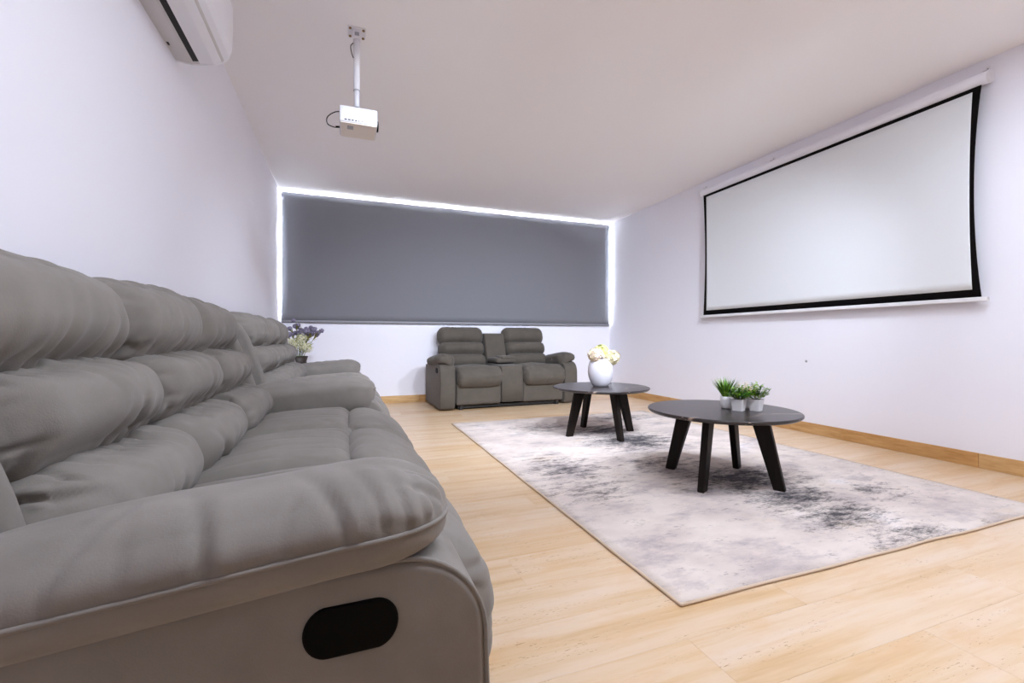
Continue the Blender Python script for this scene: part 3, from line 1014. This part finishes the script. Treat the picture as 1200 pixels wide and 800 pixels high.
def florets(name, rad, count, petal, mat, parent, rng, squash=0.85):
    verts, faces = [], []
    for d in fib_dirs(count):
        d = (d + Vector((rng.uniform(-.15, .15), rng.uniform(-.15, .15), rng.uniform(-.15, .15)))).normalized()
        c = Vector((d.x * rad, d.y * rad, d.z * rad * squash)) * rng.uniform(0.66, 1.10)
        u = d.orthogonal().normalized()
        w = d.cross(u)
        a0 = rng.uniform(0, 6.28)
        for k in range(4):
            a = a0 + k * math.pi / 2
            e = u * math.cos(a) + w * math.sin(a)
            s = u * math.cos(a + 1.57) + w * math.sin(a + 1.57)
            n0 = len(verts)
            verts += [c, c + e * petal * 0.55 + s * petal * 0.42 + d * petal * 0.25, c + e * petal + d * petal * 0.1, c + e * petal * 0.55 - s * petal * 0.42 + d * petal * 0.25]
            faces += [(n0, n0 + 1, n0 + 2), (n0, n0 + 2, n0 + 3)]
    o = mesh_obj(name, verts, faces, mat, parent)
    o['kind'] = 'stuff'
    return o

def leaf_mesh(verts, faces, base, direction, up, ln, wd, curl=0.2, segs=3):
    d = direction.normalized()
    s = d.cross(up)
    if s.length < 1e-3: s = d.cross(Vector((1, 0, 0)))
    s.normalize()
    n = s.cross(d)
    rows = []
    for k in range(segs + 1):
        f = k / segs
        w = wd * math.sin(math.pi * min(0.98, 0.08 + 0.9 * f)) * 0.5
        c = base + d * ln * f - n * curl * ln * f * f
        i0 = len(verts)
        verts.extend([c - s * w + n * w * 0.35, c, c + s * w + n * w * 0.35])
        rows.append(i0)
    for a, b in zip(rows[:-1], rows[1:]):
        faces.append((a, a + 1, b + 1, b))
        faces.append((a + 1, a + 2, b + 2, b + 1))

rng = random.Random(5)
for (dx, dy, dz, r_, mt, lb) in [(-0.055, -0.02, 0.245, 0.062, M_HYD_P, 'blush cream hydrangea head leaning towards the sofas over the vase rim'),
                                 (0.015, 0.015, 0.278, 0.058, M_HYD_G, 'lime green hydrangea head standing highest in the white vase'),
                                 (0.080, -0.045, 0.225, 0.066, M_HYD_C, 'pale cream hydrangea head drooping over the vase rim towards the bare wall'),
                                 (0.03, 0.075, 0.25, 0.055, M_HYD_C, 'small pale cream hydrangea head at the window side of the vase')]:
    t = thing('hydrangea_flower', lb, 'flower', (vx + dx * 1.08, vy + dy * 1.08, TH + dz + 0.04), 0, 'hydrangeas in the white vase')
    florets('bloom', r_ * 1.08, 120, 0.026, mt, t, rng)
    tube('stem', bez([(-dx * 0.75, -dy * 0.75, -dz + 0.03), (-dx * 0.6, -dy * 0.6, -dz + 0.19), (0, 0, -r_ * 0.4)], 6), 0.003, M_STEM, t, 6)
    vs, fs = [], []
    for k in range(3):
        a = rng.uniform(0, 6.28)
        leaf_mesh(vs, fs, Vector((0, 0, -r_ * 0.5)), Vector((math.cos(a), math.sin(a), 0.35)), Vector((0, 0, 1)), 0.07, 0.035)
    o = mesh_obj('leaves', vs, fs, M_LEAF_Y, t, True); o['kind'] = 'stuff'

# ------------------------------------------------------------------ small potted plants on the near table
M_POT = new_mat('white_pot', (0.92, 0.91, 0.92, 1), 0.4)
M_SOIL = new_mat('soil', S(60, 48, 36), 0.95)
M_LEAF_D = mat_leaf('leaf_deep_green', S(40, 92, 22), S(70, 130, 32))
M_LEAF_L = mat_leaf('leaf_bright_green', S(105, 160, 30), S(150, 185, 55))
M_LEAF_G = mat_leaf('grass_green', S(62, 105, 40), S(120, 160, 70))
M_LEAF_W = mat_petal('pale_flower', S(240, 232, 190), S(250, 225, 205))

def pot(t, square, s=0.036, h=0.070):
    if square:
        bm = bmesh.new()
        rings = []
        for z, k in ((0, 0.74), (0.002, 0.76), (h - 0.002, 0.99), (h, 1.0), (h, 0.90), (h - 0.012, 0.88)):
            ring_ = []
            for (cx, cy) in ((1, 1), (-1, 1), (-1, -1), (1, -1)):
                a0 = math.atan2(cy, cx) - math.pi / 4
                for q in range(4):
                    an = a0 + q / 3 * math.pi / 2
                    ring_.append(bm.verts.new(((cx * 0.82 + 0.18 * math.cos(an)) * s * k, (cy * 0.82 + 0.18 * math.sin(an)) * s * k, z)))
            rings.append(ring_)
        for a, b in zip(rings[:-1], rings[1:]):
            for i in range(16):
                bm.faces.new((a[i], a[(i + 1) % 16], b[(i + 1) % 16], b[i]))
        bm.faces.new(rings[0][::-1])
        bm.faces.new(rings[-1])
        bm_obj('pot', bm, M_POT, t)
        box('soil', (-s * 0.85, s * 0.85, -s * 0.85, s * 0.85, h - 0.014, h - 0.009), M_SOIL, t)
    else:
        lathe('pot', [(0, 0), (s * 0.72, 0), (s * 0.84, 0.004), (s * 0.97, h * 0.4), (s, h * 0.75), (s * 0.97, h), (s * 0.90, h), (s * 0.9, h - 0.012), (0, h - 0.012)], M_POT, t, 32)
        lathe('soil', [(0, h - 0.009), (s * 0.88, h - 0.010), (s * 0.88, h - 0.014)], M_SOIL, t, 24)

def bush(t, rng, mats, count, spread, height, ln, wd, z0=0.062):
    groups = {m.name: ([], [], m) for m in mats}
    stems = bmesh.new()
    for k in range(count):
        a = rng.uniform(0, 6.28)
        r = math.sqrt(rng.random())
        tip = Vector((math.cos(a) * r * spread, math.sin(a) * r * spread, z0 + height * (0.35 + 0.65 * rng.random()) * (1 - 0.35 * r)))
        base = Vector((math.cos(a) * r * 0.015, math.sin(a) * r * 0.015, z0))
        mid = base.lerp(tip, 0.5) + Vector((0, 0, 0.008))
        add_tube(stems, [base, mid, tip], 0.0008, 4)
        vs, fs, m = groups[mats[rng.randrange(len(mats))].name]
        for q in range(7):
            f = 0.4 + 0.6 * q / 6
            p = base.lerp(tip, f)
            b = rng.uniform(0, 6.28)
            leaf_mesh(vs, fs, p, Vector((math.cos(b), math.sin(b), rng.uniform(0.0, 1.0))), Vector((0, 0, 1)), ln * rng.uniform(.7, 1.2), wd * rng.uniform(.7, 1.2), 0.25, 2)
    o = bm_obj('stems', stems, M_STEM, t); o['kind'] = 'stuff'
    for vs, fs, m in groups.values():
        if vs:
            o = mesh_obj('foliage', vs, fs, m, t, True); o['kind'] = 'stuff'

def grass(t, rng, mats, count, spread, height, z0=0.062):
    for m in mats:
        vs, fs = [], []
        for k in range(count):
            a = rng.uniform(0, 6.28)
            r = math.sqrt(rng.random())
            base = Vector((math.cos(a) * r * 0.018, math.sin(a) * r * 0.018, z0))
            leaf_mesh(vs, fs, base, Vector((math.cos(a) * r * spread, math.sin(a) * r * spread, height)), Vector((0, 0, 1)) if r > .1 else Vector((0, 1, 0)), height * rng.uniform(.75, 1.15), 0.006, 0.12, 4)
        o = mesh_obj('blades', vs, fs, m, t, True); o['kind'] = 'stuff'

zt = TH + 0.0005
t = thing('potted_grass', 'spiky grass plant in a white round pot beside two square pots', 'potted plant', (2.23, 2.159, zt), 0.2, 'small potted plants')
pot(t, False, 0.035, 0.074)
grass(t, random.Random(3), [M_LEAF_G, M_LEAF_L, M_LEAF_D], 45, 0.075, 0.125)
t = thing('potted_bush', 'dense deep green leafy plant in a white square pot beside the grass pot', 'potted plant', (2.222, 2.055, zt), 0.35, 'small potted plants')
pot(t, True, 0.036, 0.070)
bush(t, random.Random(4), [M_LEAF_D, M_LEAF_D, M_LEAF_L], 44, 0.068, 0.10, 0.026, 0.012)
t = thing('potted_sprig', 'bright green sprigs rising tallest from a white square pot', 'potted plant', (2.319, 2.019, zt), 0.35, 'small potted plants')
pot(t, True, 0.036, 0.070)
bush(t, random.Random(8), [M_LEAF_L, M_LEAF_D, M_LEAF_L], 40, 0.078, 0.128, 0.020, 0.014)
t = thing('potted_bloom', 'pale flowering plant in a white round pot hidden behind the square pots', 'potted plant', (2.35, 2.118, zt), 0.0, 'small potted plants')
pot(t, False, 0.032, 0.070)
bush(t, random.Random(9), [M_LEAF_L, M_LEAF_W, M_LEAF_W], 30, 0.055, 0.115, 0.022, 0.014)

# ------------------------------------------------------------------ dried flowers in the back corner
M_VASED = new_mat('dark_vase', S(52, 44, 38), 0.5)
fvx, fvy = -0.49, 5.45
v = lathe('floor_vase', [(0, 0), (0.11, 0), (0.125, 0.02), (0.14, 0.18), (0.135, 0.38), (0.10, 0.56), (0.085, 0.62), (0.10, 0.68), (0.094, 0.68), (0.078, 0.62), (0.09, 0.5), (0.11, 0.2), (0, 0.05)], M_VASED, None, 40)
v.location = (fvx, fvy, 0)
tag(v, 'tall dark floor vase in the corner behind the sofa, holding dried flowers', 'vase')
M_THISTLE = mat_petal('thistle_purple', S(120, 112, 135), S(158, 150, 172))
M_WHITEFL = mat_petal('dried_white', S(235, 232, 205), S(205, 205, 150))
M_DRYLEAF = mat_leaf('dried_leaf', S(130, 130, 50), S(175, 170, 85))
rng = random.Random(21)
for k, (ex, ey, ez) in enumerate([(-0.06, -.02, 0.99), (-0.02, 0.0, 1.06), (0.03, -.03, 1.0), (0.08, -.04, 0.97), (0.15, 0.02, 1.0), (0.22, 0.0, 0.98), (0.11, 0.05, 0.92), (-0.10, -0.03, 0.93)]):
    t = thing('thistle_stem', 'dried purple globe thistle stem in the dark floor vase', 'dried flower', (fvx, fvy, 0.0), 0, 'dried thistles in the floor vase')
    tip = Vector((ex, ey, ez))
    tube('stem', bez([(ex * 0.1, ey * 0.1, 0.35), (ex * 0.22, ey * 0.3, 0.66), tip], 5), 0.003, M_STEM, t, 6)
    for q in range(4):
        d = Vector((rng.uniform(-.035, .035), rng.uniform(-.03, .03), rng.uniform(-.07, .03)))
        o = florets('flower_head', 0.022, 40, 0.012, M_THISTLE, t, rng, 1.0)
        o.location = tip + d
    vs, fs = [], []
    for q in range(14):
        a = rng.uniform(0, 6.28)
        p = Vector((ex * 0.22, ey * 0.3, 0.66)).lerp(tip, rng.uniform(.2, .85))
        leaf_mesh(vs, fs, p, Vector((math.cos(a), math.sin(a), 0.8)), Vector((0, 0, 1)), 0.075, 0.022)
    o = mesh_obj('leaves', vs, fs, M_DRYLEAF, t, True); o['kind'] = 'stuff'
for k, (ex, ey, ez, r_) in enumerate([(0.02, -0.07, 0.80, 0.075), (0.09, -0.06, 0.77, 0.065), (-0.05, -0.06, 0.83, 0.06), (0.04, -0.05, 0.885, 0.055)]):
    t = thing('white_filler_flower', 'cluster of tiny dried white blossoms low in the dark floor vase', 'dried flower', (fvx, fvy, 0.0), 0, 'white dried blossoms in the floor vase')
    tube('stem', bez([(ex * 0.1, ey * 0.1, 0.35), (ex * 0.4, ey * 0.4, 0.66), (ex, ey, ez)], 5), 0.003, M_STEM, t, 6)
    o = florets('blossoms', r_, 110, 0.011, M_WHITEFL, t, rng)
    o.location = (ex, ey, ez)
